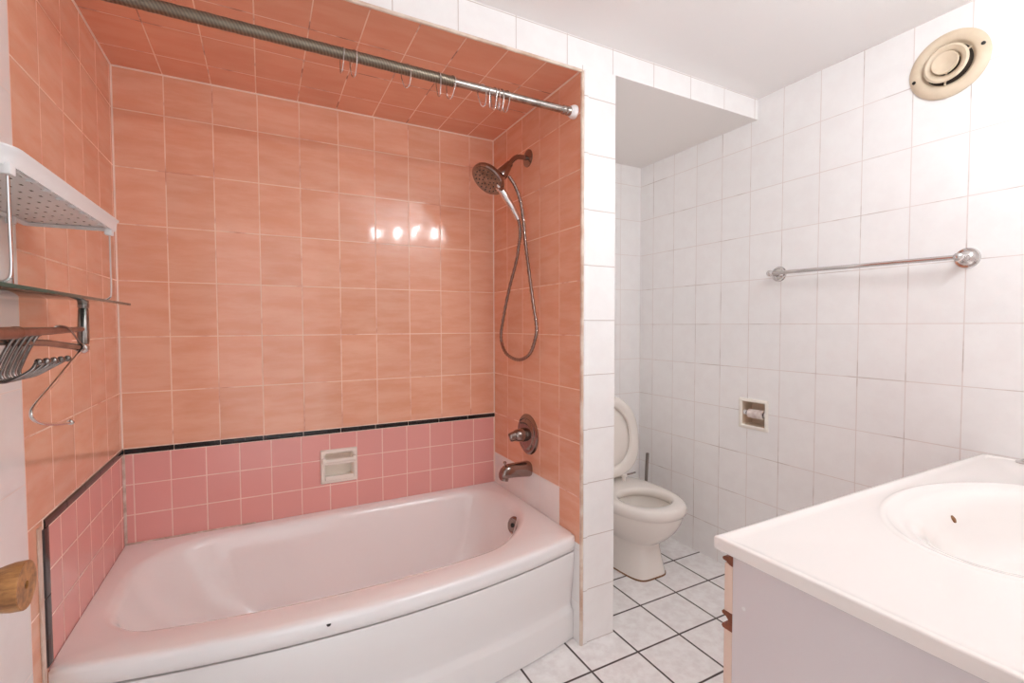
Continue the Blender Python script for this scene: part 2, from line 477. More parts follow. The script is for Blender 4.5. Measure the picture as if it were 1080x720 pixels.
# ------------------------------------------------------------------ bathtub
TC = Vector((.78, -.39))
TX0, TX1 = .0015, L-.002
def outer(z, fr, bow, back=-.002):
    """front edge bows out towards the room"""
    P = [(TX0, back)]
    P += [(TX0, back+(fr-back)*t/10) for t in range(1, 11)]
    for i in range(1, 40):
        u = -1+2*i/40; P.append((TX0+(TX1-TX0)*i/40, fr-bow*(1-u*u)))
    P += [(TX1, fr+(back-fr)*t/10) for t in range(0, 11)]
    return P
def innerp(x0, x1, y0, y1, r, bow=0):
    P = rrect(x0, x1, y0, y1, r, 14)
    # densify the straight sides
    Q = []
    for i, p in enumerate(P):
        q = P[(i+1) % len(P)]; n = max(1, int(math.dist(p, q)/.03))
        Q += [(p[0]+(q[0]-p[0])*k/n, p[1]+(q[1]-p[1])*k/n) for k in range(n)]
    out = []
    for x, y in Q:
        u = (2*x-x0-x1)/(x1-x0); w = max(0, (TC.y-y)/(TC.y-y0)) if y < TC.y else 0
        out.append((x, y-bow*(1-u*u)*w*w))
    return out
corner_ang = sorted(math.atan2(y-TC.y, x-TC.x) for x, y in ((TX0, -.002), (TX1, -.002), (TX0, -.706), (TX1, -.706)))
ANG = sorted(set([-PI+2*PI*i/200 for i in range(200)]+corner_ang))
def cast(poly):
    res = []
    for a in ANG:
        d = Vector((math.cos(a), math.sin(a))); best = None
        for i in range(len(poly)):
            p = Vector(poly[i])-TC; q = Vector(poly[(i+1) % len(poly)])-TC; e = q-p
            den = d.x*e.y-d.y*e.x
            if abs(den) < 1e-12: continue
            t = (p.x*e.y-p.y*e.x)/den; s = (p.x*d.y-p.y*d.x)/den
            if t > 0 and -1e-6 <= s <= 1+1e-6 and (best is None or t > best): best = t
        res.append(TC+d*best)
    return res
def ring(poly, z, tilt=0):
    return [(p.x, p.y, z+tilt*(p.x-.75)) for p in cast(poly)]
tub = thing('bathtub', 'white enamel alcove bathtub with a bowed front below the orange and pink tile', 'bathtub', (.75, -.4, 0))
bm = B()
RI = (.13, .30, .17, .24)
loops = [ring(outer(0, -.690, .086), .352), ring(outer(0, -.701, .094), .351), ring(outer(0, -.705, .096), .354), ring(outer(0, -.710, .099), .375),
         ring(outer(0, -.711, .100), .394), ring(outer(0, -.709, .099), .403), ring(outer(0, -.703, .097), .4088), ring(outer(0, -.692, .092), .411),
         ring(innerp(.045, 1.462, -.618, -.034, (.15, .32, .19, .26), .088), .4095),
         ring(innerp(.058, 1.450, -.606, -.044, RI, .086), .406),
         ring(innerp(.068, 1.440, -.597, -.053, RI, .085), .397),
         ring(innerp(.078, 1.432, -.590, -.060, RI, .084), .378),
         ring(innerp(.105, 1.418, -.580, -.072, RI, .078), .32),
         ring(innerp(.185, 1.392, -.560, -.095, (.15, .26, .17, .22), .062), .20),
         ring(innerp(.270, 1.360, -.540, -.118, (.16, .22, .17, .2), .04), .115),
         ring(innerp(.330, 1.325, -.520, -.138, (.16, .2, .17, .18), .02), .078),
         ring(innerp(.420, 1.270, -.480, -.178, (.14, .15, .15, .15), .0), .064)]
loft(bm, loops, cap1=True)
link('basin', bm, 'enamel', tub, angle=60)
# apron: panel below the lip
bm = B()
def front(z, fr, bow, n=60): return [(TX0+(TX1-TX0)*i/n, fr-bow*(1-(-1+2*i/n)**2), z) for i in range(n+1)]
rows = [front(.3435, -.668, .085), front(.3440, -.699, .0945), front(.3405, -.7015, .095), front(.24, -.693, .094), front(.17, -.683, .092), front(.136, -.679, .091),
        front(.126, -.681, .091), front(.114, -.6935, .0915), front(.106, -.697, .092), front(.05, -.696, .091), front(.004, -.695, .090), front(.004, -.670, .085)]
rv = [[bm.verts.new(p) for p in r] for r in rows]
for A, C in zip(rv, rv[1:]):
    for i in range(len(A)-1): bm.faces.new([A[i], A[i+1], C[i+1], C[i]])
for side in (0, -1):
    bm.faces.new([r[side] for r in rv])
link('apron', bm, 'apron', tub, angle=50)
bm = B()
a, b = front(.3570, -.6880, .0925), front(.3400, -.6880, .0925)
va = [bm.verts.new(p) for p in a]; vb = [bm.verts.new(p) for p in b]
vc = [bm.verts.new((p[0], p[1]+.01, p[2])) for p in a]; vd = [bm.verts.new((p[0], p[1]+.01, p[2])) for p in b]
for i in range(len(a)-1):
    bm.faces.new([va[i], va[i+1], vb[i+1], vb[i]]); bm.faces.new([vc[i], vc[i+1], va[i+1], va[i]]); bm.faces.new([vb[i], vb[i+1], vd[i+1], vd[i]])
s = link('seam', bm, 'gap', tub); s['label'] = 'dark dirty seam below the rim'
# overflow plate
bm = B()
oc, on = Vector((1.403, -.388, .347)), Vector((-1, -.18, .30)).normalized()
lathe(bm, oc-on*.006, on, [(0, 0), (.036, 0), (.037, .006), (.035, .010), (.029, .013), (.027, .011), (.016, .011), (.0, .013)], 36)
ov = link('overflow_plate', bm, 'nickel', tub); ov['label'] = 'round chrome overflow plate'
bm = B(); lathe(bm, oc+on*.006, on, [(0, 0), (.009, 0), (.009, .003), (.006, .004), (0, .004)], 16); link('screw', bm, 'rubber', ov)
bm = B(); lathe(bm, (1.17, -.36, .062), (0, 0, 1), [(0, 0), (.032, 0), (.032, .003), (.026, .005), (.02, .003), (0, .003)], 28); link('drain', bm, 'nickel', tub)
bm = B()
x = .605; u = (2*x-1.5)/1.5
lathe(bm, (x, -.711-.0985*(1-u*u), .392), (0, -.6, .8), [(0, -.004), (.0045, -.004), (.0045, .0018), (.003, .0024), (0, .0024)], 12, sx=1.4)
c = link('chip', bm, 'rubber', tub); c['label'] = 'small dark chip in the front rim'

# ------------------------------------------------------------------ soap dish
sd = thing('soap_dish', 'cream ceramic soap dish set into the pink tile', 'soap dish', (.745, 0, .528))
x0, x1, z0, z1 = .668, .821, .528, .675
bm = B()
def rr3(x0, x1, z0, z1, y, r, n=5): return [(px, y, pz) for px, pz in rrect(x0, x1, z0, z1, r, n)]
loft(bm, [rr3(x0, x1, z0, z1, .001, .006), rr3(x0, x1, z0, z1, -.006, .006), rr3(x0+.004, x1-.004, z0+.004, z1-.004, -.011, .006),
          rr3(x0+.014, x1-.014, z0+.014, z1-.014, -.011, .006), rr3(x0+.020, x1-.020, z0+.020, z1-.020, -.004, .006),
          rr3(x0+.022, x1-.022, z0+.020, z1-.022, .05, .006)], cap1=True)
link('surround', bm, 'cream', sd)
bm = B()
tube(bm, [(x0+.014, -.022, .6285), (x1-.014, -.022, .6285)], .0085, 14)
for px in (x0+.014, x1-.014):
    box(bm, (px-.008, -.028, .618), (px+.008, .0, .642), bevel=.004)
box(bm, (x0+.014, -.026, .612), (x1-.014, -.012, .634), bevel=.005)
link('grab_bar', bm, 'cream', sd)
bm = B(); box(bm, (x0+.018, -.020, z0+.014), (x1-.018, .0, z0+.024), bevel=.004); box(bm, (x0+.018, -.020, z0+.02), (x1-.018, -.014, z0+.034), bevel=.003)
link('tray_lip', bm, 'cream', sd)

# ------------------------------------------------------------------ shower rod and rings
RY, RZ = -.703, 1.998
rod = thing('shower_rod', 'tarnished metal shower curtain rod spanning the bath recess', 'shower rod', (.75, RY, RZ))
bm = B()
P = [(.022+i*.012, RY, RZ) for i in range(84)]
tube(bm, P, [.0158+.0004*math.sin(i*1.9) for i in range(84)], 18); o = link('outer_tube', bm, 'rod_old', rod); o['label'] = 'thicker brown tarnished tube'
bm = B(); tube(bm, [(1.016, RY, RZ), (1.452, RY, RZ)], .0130, 18); lathe(bm, (1.440, RY, RZ), (1, 0, 0), [(.013, 0), (.0155, .003), (.0155, .014), (.0145, .018), (.0165, .022), (.0165, .034), (0, .034)], 20)
o = link('inner_tube', bm, 'rod', rod); o['label'] = 'thinner brighter inner tube'
for xx, sgn in ((L-.0025, -1), (.0015, 1)):
    bm = B(); lathe(bm, (xx, RY, RZ), (sgn, 0, 0), [(0, 0), (.024, 0), (.025, .004), (.024, .012), (.021, .018), (.0175, .024), (0, .024)], 28)
    link('end_cap', bm, 'white_pl', rod)
words = ['first', 'second', 'third', 'fourth', 'fifth', 'sixth', 'seventh', 'eighth', 'ninth', 'tenth', 'last']
ringx = [.678, .709, .864, .968, 1.012, 1.119, 1.151, 1.165, 1.178, 1.190, 1.212]
yaws = [.15, .45, .75, .1, .6, .95, -.5, .3, .15, .4, .5]
def ring_mesh(rr):
    """wire loop: round the rod on top, narrowing and closed by a hook below"""
    pts = []
    for i in range(13):
        a = PI*i/12; pts.append((0, rr*math.cos(a), rr*math.sin(a)))
    pts += [(0, -rr*.95, -.018), (0, -rr*.75, -.036), (0, -rr*.45, -.052), (0, 0, -.057), (0, rr*.45, -.052), (0, rr*.75, -.036), (0, rr*.95, -.018)]
    b = B(); tube(b, smoothpath(pts, 3, True), .0014, 8, closed=True); ball(b, (0, -rr*.45, -.052), .0026, n=8)
    return b
for i, (rx, ya) in enumerate(zip(ringx, yaws)):
    rr = .0178 if rx < 1.013 else .0150
    o = link('curtain_ring', ring_mesh(rr), 'chrome', None)
    o.location = (rx, RY, RZ); o.rotation_euler = (.1*math.sin(i*2.1), .06*math.cos(i*3), ya)
    where = {0: 'leftmost on the tarnished rod', 1: 'second from the left on the rod', 2: 'third from the left, alone at mid rod', 3: 'fourth from the left on the rod', 4: 'fifth from the left, where the rod gets thinner'}
    rest = ['sixth from the left, first on the bright thin tube', 'fifth from the right end of the bunch', 'fourth from the right end of the bunch', 'third from the right end of the bunch', 'second from the right end of the bunch', 'last one towards the partition']
    tag(o, 'thin chrome curtain ring, ' + (where[i] if i < 5 else rest[i-5]), 'curtain ring', 'curtain rings on the shower rod')

# ------------------------------------------------------------------ shower head and hose
sh = thing('handheld_shower', 'chrome shower head and hand spray with looping hose above the tub', 'shower head', (1.5, -.35, 1.94))
bm = B(); lathe(bm, (L+.001, -.35, 1.94), (-1, 0, 0), [(0, 0), (.038, 0), (.037, .005), (.028, .010), (.014, .013), (.0, .014)], 36); link('flange', bm, 'nickel', sh)
bm = B(); tube(bm, smoothpath([(1.492, -.35, 1.94), (1.468, -.35, 1.940), (1.446, -.35, 1.937), (1.428, -.35, 1.925), (1.414, -.352, 1.910), (1.404, -.354, 1.896)], 5), .0105, 16); link('arm', bm, 'nickel', sh)
ad = Vector((-.62, -.06, -.78)).normalized()
bm = B(); lathe(bm, (1.408, -.353, 1.902), ad, [(0, 0), (.015, 0), (.016, .010), (.0175, .014), (.024, .050), (.027, .068), (.024, .078), (0, .080)], 28); link('diverter', bm, 'nickel', sh)
hc = Vector((1.297, -.362, 1.814)); hn = Vector((-.80, -.42, -.50)).normalized()
hn = Vector((-.69, -.15, -.80)).normalized()
bm = B(); lathe(bm, hc-hn*.02, hn, [(0, -.03), (.02, -.026), (.05, -.012), (.071, .0), (.076, .008), (.076, .018), (.072, .022), (0, .022)], 48)
hd = link('spray_head', bm, 'nickel', sh)
bm = B(); x, y, d = frame_of(hn)
lathe(bm, hc+hn*.0015, hn, [(0, 0), (.067, 0), (.067, .002), (.060, .0035), (0, .0045)], 40, 0)
for rr, nn in ((.018, 6), (.036, 10), (.053, 16)):
    for i in range(nn):
        a = 2*PI*i/nn+rr*20; lathe(bm, hc+hn*.0045+x*rr*math.cos(a)+y*rr*math.sin(a), hn, [(0, 0), (.0028, 0), (.0022, .003), (0, .003)], 8, 1)
link('spray_face', bm, ['chrome_old', 'rubber'], hd)
bm = B()
tube(bm, smoothpath([(1.340, -.372, 1.800), (1.356, -.374, 1.780), (1.386, -.374, 1.741), (1.413, -.374, 1.704), (1.438, -.372, 1.666)], 5), [.022]+[.020]*4+[.0155]*5+[.0140]*6+[.012]*5, 18)
link('handle', bm, 'chrome', sh)
bm = B(); lathe(bm, (1.336, -.392, 1.792), (-.3, -.7, -.5), [(0, 0), (.010, 0), (.010, .010), (.007, .013), (0, .013)], 16); link('spray_button', bm, 'chrome', hd)
bm = B()
hose = [(1.438, -.372, 1.666), (1.444, -.376, 1.630), (1.448, -.370, 1.595), (1.452, -.352, 1.560), (1.456, -.322, 1.495), (1.460, -.243, 1.375), (1.460, -.180, 1.235), (1.460, -.160, 1.152), (1.456, -.205, 1.090), (1.452, -.290, 1.063),
        (1.450, -.376, 1.063), (1.450, -.450, 1.093), (1.454, -.486, 1.152), (1.460, -.487, 1.205), (1.462, -.457, 1.302), (1.464, -.412, 1.465), (1.464, -.390, 1.557), (1.459, -.378, 1.670), (1.447, -.372, 1.749), (1.425, -.366, 1.808), (1.398, -.362, 1.846)]
hp = smoothpath(hose, 12)
tube(bm, hp, [.0072+.0009*math.sin(i*2.2) for i in range(len(hp))], 10); link('hose', bm, 'nickel', sh)

# valve and spout
va = thing('shower_valve', 'round chrome single lever mixer valve on the orange tile above the spout', 'faucet valve', (1.5, -.346, .725))
bm = B(); lathe(bm, (L+.001, -.346, .725), (-1, 0, 0), [(0, 0), (.090, 0), (.090, .004), (.083, .009), (.070, .010), (.066, .014), (.052, .017), (.034, .019), (0, .019)], 48); link('escutcheon', bm, 'nickel', va)
bm = B(); lathe(bm, (L-.015, -.346, .725), (-1, 0, 0), [(0, 0), (.030, 0), (.031, .012), (.028, .030), (.025, .048), (.021, .054), (0, .056)], 32)
hb = link('hub', bm, 'nickel', va)
bm = B(); tube(bm, smoothpath([(1.446, -.346, .725), (1.436, -.345, .724), (1.422, -.343, .721), (1.408, -.340, .716)], 4), [.025, .0245, .024, .0235, .023, .0225, .022, .0215, .021, .0205, .020, .019, .016], 20)
for v in bm.verts: v.co.y = -.346+(v.co.y+.346)*.85
link('lever', bm, 'nickel', va)
for a in (.5, 1.2):
    bm = B(); lathe(bm, (L-.010, -.346+.062*math.cos(PI*a), .725+.062*math.sin(PI*a)), (-1, 0, 0), [(0, 0), (.005, 0), (.005, .003), (0, .004)], 12); link('screw', bm, 'rubber', va)
sp = thing('tub_spout', 'chrome tub spout with diverter knob below the mixer valve', 'tub spout', (1.5, -.355, .575))
bm = B()
def sploop(x, y, zc, hw, hh, e=2.6, n=28):
    return [(x, y+hw*math.copysign(abs(math.cos(2*PI*i/n))**(2/e), math.cos(2*PI*i/n)), zc+hh*math.copysign(abs(math.sin(2*PI*i/n))**(2/e), math.sin(2*PI*i/n))) for i in range(n)]
yy = -.355
loft(bm, [sploop(1.499, yy, .573, .030, .032), sploop(1.492, yy, .573, .032, .034), sploop(1.47, yy, .574, .030, .033), sploop(1.43, yy, .576, .027, .031), sploop(1.395, yy, .576, .0255, .030),
          sploop(1.376, yy, .572, .0245, .028), sploop(1.364, yy, .566, .022, .024), sploop(1.357, yy, .560, .017, .017)], cap0=True, cap1=True)
cyl(bm, (1.378, yy, .555), (1.374, yy, .538), .019, 24)
link('body', bm, 'nickel', sp)
bm = B(); cyl(bm, (1.379, yy, .598), (1.378, yy, .613), .004, 10); lathe(bm, (1.378, yy, .612), (0, 0, 1), [(0, 0), (.007, 0), (.008, .004), (.006, .008), (0, .009)], 16); link('diverter_knob', bm, 'nickel', sp)

# ------------------------------------------------------------------ toilet
TXC = 2.095
def egg(z, hw, yf, yb, e=2.2, n=64, taper=0, cx=TXC):
    cy, hy = (yf+yb)/2, (yb-yf)/2; P = []
    for i in range(n):
        a = 2*PI*i/n; c, s = math.cos(a), math.sin(a)
        X = math.copysign(abs(c)**(2/e), c); Y = math.copysign(abs(s)**(2/e), s)
        P.append((cx+hw*X*(1+taper*Y), cy+hy*Y, z))
    return P
to = thing('toilet', 'white china toilet with raised seat in the niche beside the partition', 'toilet', (TXC, -.35, 0))
bm = B()
loft(bm, [egg(.003, .118, -.528, -.05, 5, taper=.14), egg(.02, .116, -.526, -.05, 5, taper=.14), egg(.09, .104, -.512, -.06, 4.5, taper=.14), egg(.135, .098, -.505, -.07, 4, taper=.1),
          egg(.155, .102, -.512, -.07, 3.4, taper=.05), egg(.175, .116, -.538, -.07, 2.8), egg(.20, .136, -.570, -.07, 2.5), egg(.235, .158, -.602, -.07, 2.4), egg(.275, .176, -.626, -.06, 2.35), egg(.305, .184, -.638, -.05, 2.3),
          egg(.316, .185, -.640, -.05, 2.3), egg(.322, .187, -.643, -.05, 2.3), egg(.328, .193, -.650, -.05, 2.3), egg(.345, .196, -.654, -.05, 2.3), egg(.360, .194, -.652, -.05, 2.3), egg(.368, .187, -.645, -.052, 2.3), egg(.371, .178, -.636, -.06, 2.3),
          egg(.371, .140, -.588, -.31, 2.1), egg(.368, .131, -.580, -.322, 2.1), egg(.358, .124, -.573, -.33, 2.1), egg(.34, .121, -.571, -.33, 2.1), egg(.325, .135, -.592, -.31, 2.1), egg(.27, .122, -.572, -.32, 2.1), egg(.20, .085, -.53, -.34, 2.1), egg(.17, .06, -.50, -.37, 2.1)], cap0=True, cap1=True)
link('bowl', bm, 'china', to, angle=55)
bm = B(); loft(bm, [egg(.001, .1205, -.5305, -.048, 5, taper=.14), egg(.007, .1205, -.5305, -.048, 5, taper=.14), egg(.008, .112, -.52, -.055, 5, taper=.14)], cap0=True, cap1=True)
o = link('sealant', bm, 'sealant', to); o['label'] = 'brown sealant line round the foot'
bm = B(); loft(bm, [egg(.205, .084, -.528, -.342, 2.1), egg(.206, .05, -.5, -.36, 2.1)], cap1=True); link('water', bm, 'water', to)
# seat and lid raised, leaning back a little
def up(z): return -.205+.045*(z-.39)/.43
def eggup(hw, z0, z1, dy, e=2.25, n=64, wide=.0):
    cz, hz = (z0+z1)/2, (z1-z0)/2; P = []
    for i in range(n):
        a = 2*PI*i/n; c, s = math.cos(a), math.sin(a)
        X = math.copysign(abs(c)**(2/e), c); Z = math.copysign(abs(s)**(2/e), s)
        z = cz+hz*Z; P.append((TXC+hw*X*(1-wide*Z), up(z)+dy, z))
    return P
bm = B()
so = [(.198, .395, .824), (.136, .452, .768)]
def seat_prof(k, dy, ins): 
    hw, a, b = so[k]; s = ins if k == 0 else -ins
    return eggup(hw-s, a+s, b-s, dy, 2.35 if k == 0 else 2.1, wide=.06 if k == 0 else .05)
lp = [seat_prof(0, 0, .004), seat_prof(0, -.006, .0), seat_prof(0, -.016, .004), seat_prof(0, -.021, .014), seat_prof(1, -.021, .010), seat_prof(1, -.015, .003), seat_prof(1, -.004, 0), seat_prof(1, 0, .003)]
loft(bm, lp+[lp[0]]); bmesh.ops.remove_doubles(bm, verts=bm.verts, dist=1e-6)
link('seat', bm, 'seatpl', to, angle=50)
bm = B()
def lidl(hw, a, b, dy): return eggup(hw, a, b, dy, 2.35, wide=.06)
loft(bm, [lidl(.192, .402, .818, .004), lidl(.199, .394, .826, .006), lidl(.199, .394, .826, .014), lidl(.192, .402, .818, .020)], cap0=True, cap1=True)
link('lid', bm, 'seatpl', to)
for s in (-1, 1):
    bm = B()
    cyl(bm, (TXC+s*.072, -.222, .367), (TXC+s*.072, -.218, .402), .010, 14, bev=.002); box(bm, (TXC+s*.072-.013, -.232, .392), (TXC+s*.072+.013, -.192, .408), bevel=.003)
    link('hinge', bm, 'seatpl', to)
    bm = B(); cyl(bm, (TXC+s*.085, -.222, .402), (TXC+s*.150, -.222, .406), .0045, 12); link('hinge_rod', bm, 'chrome_old', to)
bm = B()
def rrz(x0, x1, y0, y1, z, r): return [(a, b, z) for a, b in rrect(x0, x1, y0, y1, r, 6)]
loft(bm, [rrz(1.95, 2.225, -.155, .008, .362, .025), rrz(1.94, 2.235, -.158, .010, .39, .025), rrz(1.93, 2.240, -.16, .012, .63, .025)], cap0=True, cap1=True)
tk = link('tank', bm, 'china', to)
bm = B(); loft(bm, [rrz(1.925, 2.243, -.162, .013, .628, .026), rrz(1.922, 2.245, -.164, .014, .640, .026), rrz(1.925, 2.243, -.162, .013, .656, .026), rrz(1.94, 2.23, -.15, .005, .661, .02)], cap0=True, cap1=True); link('tank_lid', bm, 'china', to)
bm = B(); tube(bm, smoothpath([(1.955, -.162, .60), (1.957, -.176, .60), (1.985, -.180, .598), (2.01, -.180, .592)], 4), .005, 10); link('flush_lever', bm, 'chrome', to)

# toilet brush behind the toilet
tb = thing('toilet_brush', 'grey toilet brush handle standing in the corner behind the toilet', 'toilet brush', (2.385, -.150, 0))
bm = B(); cyl(bm, (2.378, -.155, .13), (2.405, -.148, .475), .0085, 14, r2=.0095, bev=.002); link('handle', bm, 'brushgrey', tb)
bm = B(); lathe(bm, (2.375, -.155, .002), (0, 0, 1), [(0, 0), (.05, 0), (.05, .01), (.042, .06), (.038, .13), (.034, .13), (.036, .05), (0, .04)], 28); link('holder', bm, 'white_pl', tb)

# ------------------------------------------------------------------ right wall fittings
ve = thing('exhaust_vent', 'round yellowed plastic air vent high on the right wall', 'vent', (RX, -1.428, 2.073))
vc = (RX+.001, -1.428, 2.073); AX = (-1, 0, 0)
bm = B(); lathe(bm, vc, AX, [(.060, .002), (.106, .002), (.107, .006), (.103, .011), (.090, .016), (.076, .017), (.069, .012), (.064, .004), (.060, .002)], 56); link('outer_plate', bm, 'vent_pl', ve)
bm = B(); lathe(bm, vc, AX, [(0, .002), (.066, .002), (.066, .0035), (0, .0035)], 40); link('duct_opening', bm, 'vent_dark', ve)
bm = B(); lathe(bm, vc, AX, [(.036, .012), (.058, .022), (.060, .026), (.054, .030), (.044, .026), (.036, .018), (.034, .014), (.036, .012)], 48); link('middle_ring', bm, 'vent_pl', ve)
bm = B(); lathe(bm, vc, AX, [(0, .016), (.030, .022), (.036, .030), (.034, .036), (.028, .034), (.012, .028), (0, .027)], 40); link('centre_disc', bm, 'vent_pl', ve)
for i in range(3):
    bm = B(); a = 2*PI*i/3+.6; c, s = math.cos(a), math.sin(a)
    tube(bm, [(RX-.012, -1.428+.024*c, 2.073+.024*s), (RX-.012, -1.428+.068*c, 2.073+.068*s)], .003, 8); link('spoke', bm, 'vent_pl', ve)
for a in (.25, PI+.25):
    bm = B(); lathe(bm, (RX-.013, -1.428-.092*math.cos(a), 2.073+.092*math.sin(a)), AX, [(0, 0), (.0055, 0), (.0055, .0035), (.003, .005), (0, .005)], 14); link('screw', bm, 'rubber', ve)

tw = thing('towel_bar', 'long chrome towel bar on the white tiled right wall', 'towel bar', (RX, -1.17, 1.43))
for yb, zb in ((-.855, 1.435), (-1.490, 1.426)):
    bm = B(); lathe(bm, (RX+.001, yb, zb), AX, [(0, 0), (.033, 0), (.034, .004), (.031, .009), (.024, .010), (.022, .014), (.013, .018), (.0105, .030), (.0105, .045), (.012, .055), (.0135, .062), (.0125, .074), (.007, .079), (0, .080)], 36)
    link('mounting_post', bm, 'chrome', tw)
bm = B(); cyl(bm, (RX-.062, -.848, 1.435), (RX-.062, -1.498, 1.426), .0080, 18); link('bar', bm, 'chrome', tw)

tp = thing('toilet_paper_holder', 'cream recessed toilet paper holder in the right wall', 'toilet paper holder', (RX, -.741, .717))
def rry(x, y0, y1, z0, z1, r): return [(x, a, b) for a, b in rrect(y0, y1, z0, z1, r, 5)]
bm = B(); y0, y1, z0, z1 = -.815, -.667, .717, .861
loft(bm, [rry(RX+.001, y0, y1, z0, z1, .005), rry(RX-.005, y0, y1, z0, z1, .005), rry(RX-.008, y0+.004, y1-.004, z0+.004, z1-.004, .005), rry(RX-.008, y0+.013, y1-.013, z0+.013, z1-.013, .004), rry(RX-.002, y0+.017, y1-.017, z0+.017, z1-.017, .004)])
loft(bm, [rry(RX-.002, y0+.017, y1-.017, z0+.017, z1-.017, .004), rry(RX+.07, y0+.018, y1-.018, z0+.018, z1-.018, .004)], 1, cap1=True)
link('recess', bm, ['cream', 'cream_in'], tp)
bm = B(); cyl(bm, (RX+.012, y0+.016, .790), (RX+.012, y1-.016, .790), .007, 16); link('spindle', bm, 'rubber', tp)
for yy_, s in ((y0+.019, 1), (y1-.019, -1)):
    bm = B(); lathe(bm, (RX+.012, yy_, .790), (0, s, 0), [(0, 0), (.012, 0), (.012, .006), (.008, .01), (.0, .01)], 18); link('spindle_end', bm, 'white_pl', tp)
bm = B(); n = 40
def roll(y, r): return [(RX+.012+r*math.cos(2*PI*i/n)*(1+.04*math.sin(3*2*PI*i/n)), y, .789+r*math.sin(2*PI*i/n)*(1+.05*math.sin(2*2*PI*i/n+1))) for i in range(n)]
yl = [-.785+.074*i/6 for i in range(7)]
loft(bm, [roll(yl[0], .014)]+[roll(y, .0215+.0006*math.sin(i*2)) for i, y in enumerate(yl)]+[roll(yl[-1], .014), roll(yl[0], .014)])
ro = link('toilet_paper_roll', bm, 'paper', None); tag(ro, 'nearly used up toilet paper roll in the recessed holder', 'toilet paper')

# ------------------------------------------------------------------ vanity
VX, VY, VZ, VT, VB = 1.238, -1.540, .797, .026, NY+.002
ct = thing('countertop', 'glossy white vanity top with moulded oval basin along the right wall', 'countertop', (1.868, -1.83, VZ))
bm = B(); BC = Vector((1.868, -1.812)); n = 128
x0, x1, y0, y1 = VX, RX-.003, VB, VY
ang = sorted(set([2*PI*i/n for i in range(n)]+[math.atan2(y-BC.y, x-BC.x) % (2*PI) for x in (x0, x1) for y in (y0, y1)]))
def rect(ins, z, xr=None):
    P = []
    for a in ang:
        c, s = math.cos(a), math.sin(a); t = 1e9
        X0, X1, Y0, Y1 = x0+ins, x1-ins*.6, y0+ins*.6, y1-ins
        if c > 1e-9: t = min(t, (X1-BC.x)/c)
        if c < -1e-9: t = min(t, (X0-BC.x)/c)
        if s > 1e-9: t = min(t, (Y1-BC.y)/s)
        if s < -1e-9: t = min(t, (Y0-BC.y)/s)
        P.append((BC.x+c*t, BC.y+s*t, z))
    return P
def ell(a_, b_, z, dx=0, dy=0): return [(BC.x+dx+a_*math.cos(a), BC.y+dy+b_*math.sin(a), z) for a in ang]
loft(bm, [rect(.03, VZ-VT), rect(.002, VZ-VT), rect(.0, VZ-VT+.002), rect(0, VZ-.003), rect(.001, VZ-.0008), rect(.003, VZ), rect(.011, VZ), rect(.017, VZ-.0022), rect(.03, VZ-.003),
          ell(.355, .232, VZ-.003), ell(.348, .226, VZ-.0015), ell(.341, .220, VZ+.0010), ell(.334, .214, VZ-.0010), ell(.328, .208, VZ-.004), ell(.315, .193, VZ-.006), ell(.303, .180, VZ-.009), ell(.288, .167, VZ-.018), ell(.262, .149, VZ-.034), ell(.242, .135, VZ-.062), ell(.21, .116, VZ-.095), ell(.16, .088, VZ-.122), ell(.09, .052, VZ-.134), ell(.024, .022, VZ-.138)], cap1=True)
link('basin_top', bm, 'marble', ct, angle=50)
bm = B(); hcx = Vector((1.908, -1.6745, VZ-.050)); hn2 = Vector((-.08, -.86, .5)).normalized()
lathe(bm, hcx-hn2*.004, hn2, [(0, 0), (.0075, 0), (.0075, .0045), (.005, .006), (0, .005)], 20, sx=.75, sy=1.15); o = link('overflow_hole', bm, 'sealant', ct); o['label'] = 'small brown overflow hole'
bm = B(); lathe(bm, (BC.x, BC.y, VZ-.139), (0, 0, 1), [(0, 0), (.021, 0), (.021, .003), (.014, .004), (0, .002)], 24); link('drain', bm, 'chrome', ct)
bm = B(); lathe(bm, (2.472, -1.645, VZ-.0028), (0, 0, 1), [(0, 0), (.022, 0), (.022, .003), (.012, .006), (.008, .012), (0, .013)], 28)
o = link('basin_stopper', bm, 'chrome', None); tag(o, 'small metal basin stopper lying on the vanity top against the wall', 'stopper')

cb = thing('vanity_cabinet', 'white vanity cabinet with brown finger pulls under the basin top', 'vanity cabinet', (1.87, -1.83, 0))
CX0 = 1.268
bm = B(); box(bm, (CX0, VB+.005, 0.001), (CX0+.016, -1.560, VZ-VT-.0005), bevel=.0008)
sp_ = link('side_panel', bm, 'panel', cb)
bm = B(); lathe(bm, (CX0+.0005, -1.585, .665), (-1, 0, 0), [(0, 0), (.004, 0), (.004, .001), (.002, .0016), (0, .001)], 12)
link('screw_cap', bm, 'white_pl', sp_)
bm = B(); box(bm, (RX-.022, VB+.005, .001), (RX-.006, -1.560, VZ-VT-.0005), bevel=.0008); link('side_panel', bm, 'panel', cb)
bm = B(); box(bm, (CX0+.0165, VB+.05, .08), (RX-.0225, -1.562, .096)); link('bottom_panel', bm, 'panel', cb)
bm = B(); box(bm, (CX0+.0165, -1.64, .001), (RX-.0225, -1.624, .0795)); link('toe_kick', bm, 'panel', cb)
bm = B(); box(bm, (CX0+.0165, VB+.005, .10), (RX-.0225, VB+.011, .60)); link('back_panel', bm, 'panel', cb)
def fronts(nm, z0, z1, xs):
    for a, b in zip(xs, xs[1:]):
        bm = B(); box(bm, (a+.0015, -1.5595, z0), (b-.0015, -1.5415, z1), bevel=.001); link(nm, bm, 'edge', cb)
xs = (CX0-.0015, 1.675, 2.085, RX-.006)
fronts('drawer_front', .640, .737, xs); fronts('door', .09, .604, xs)
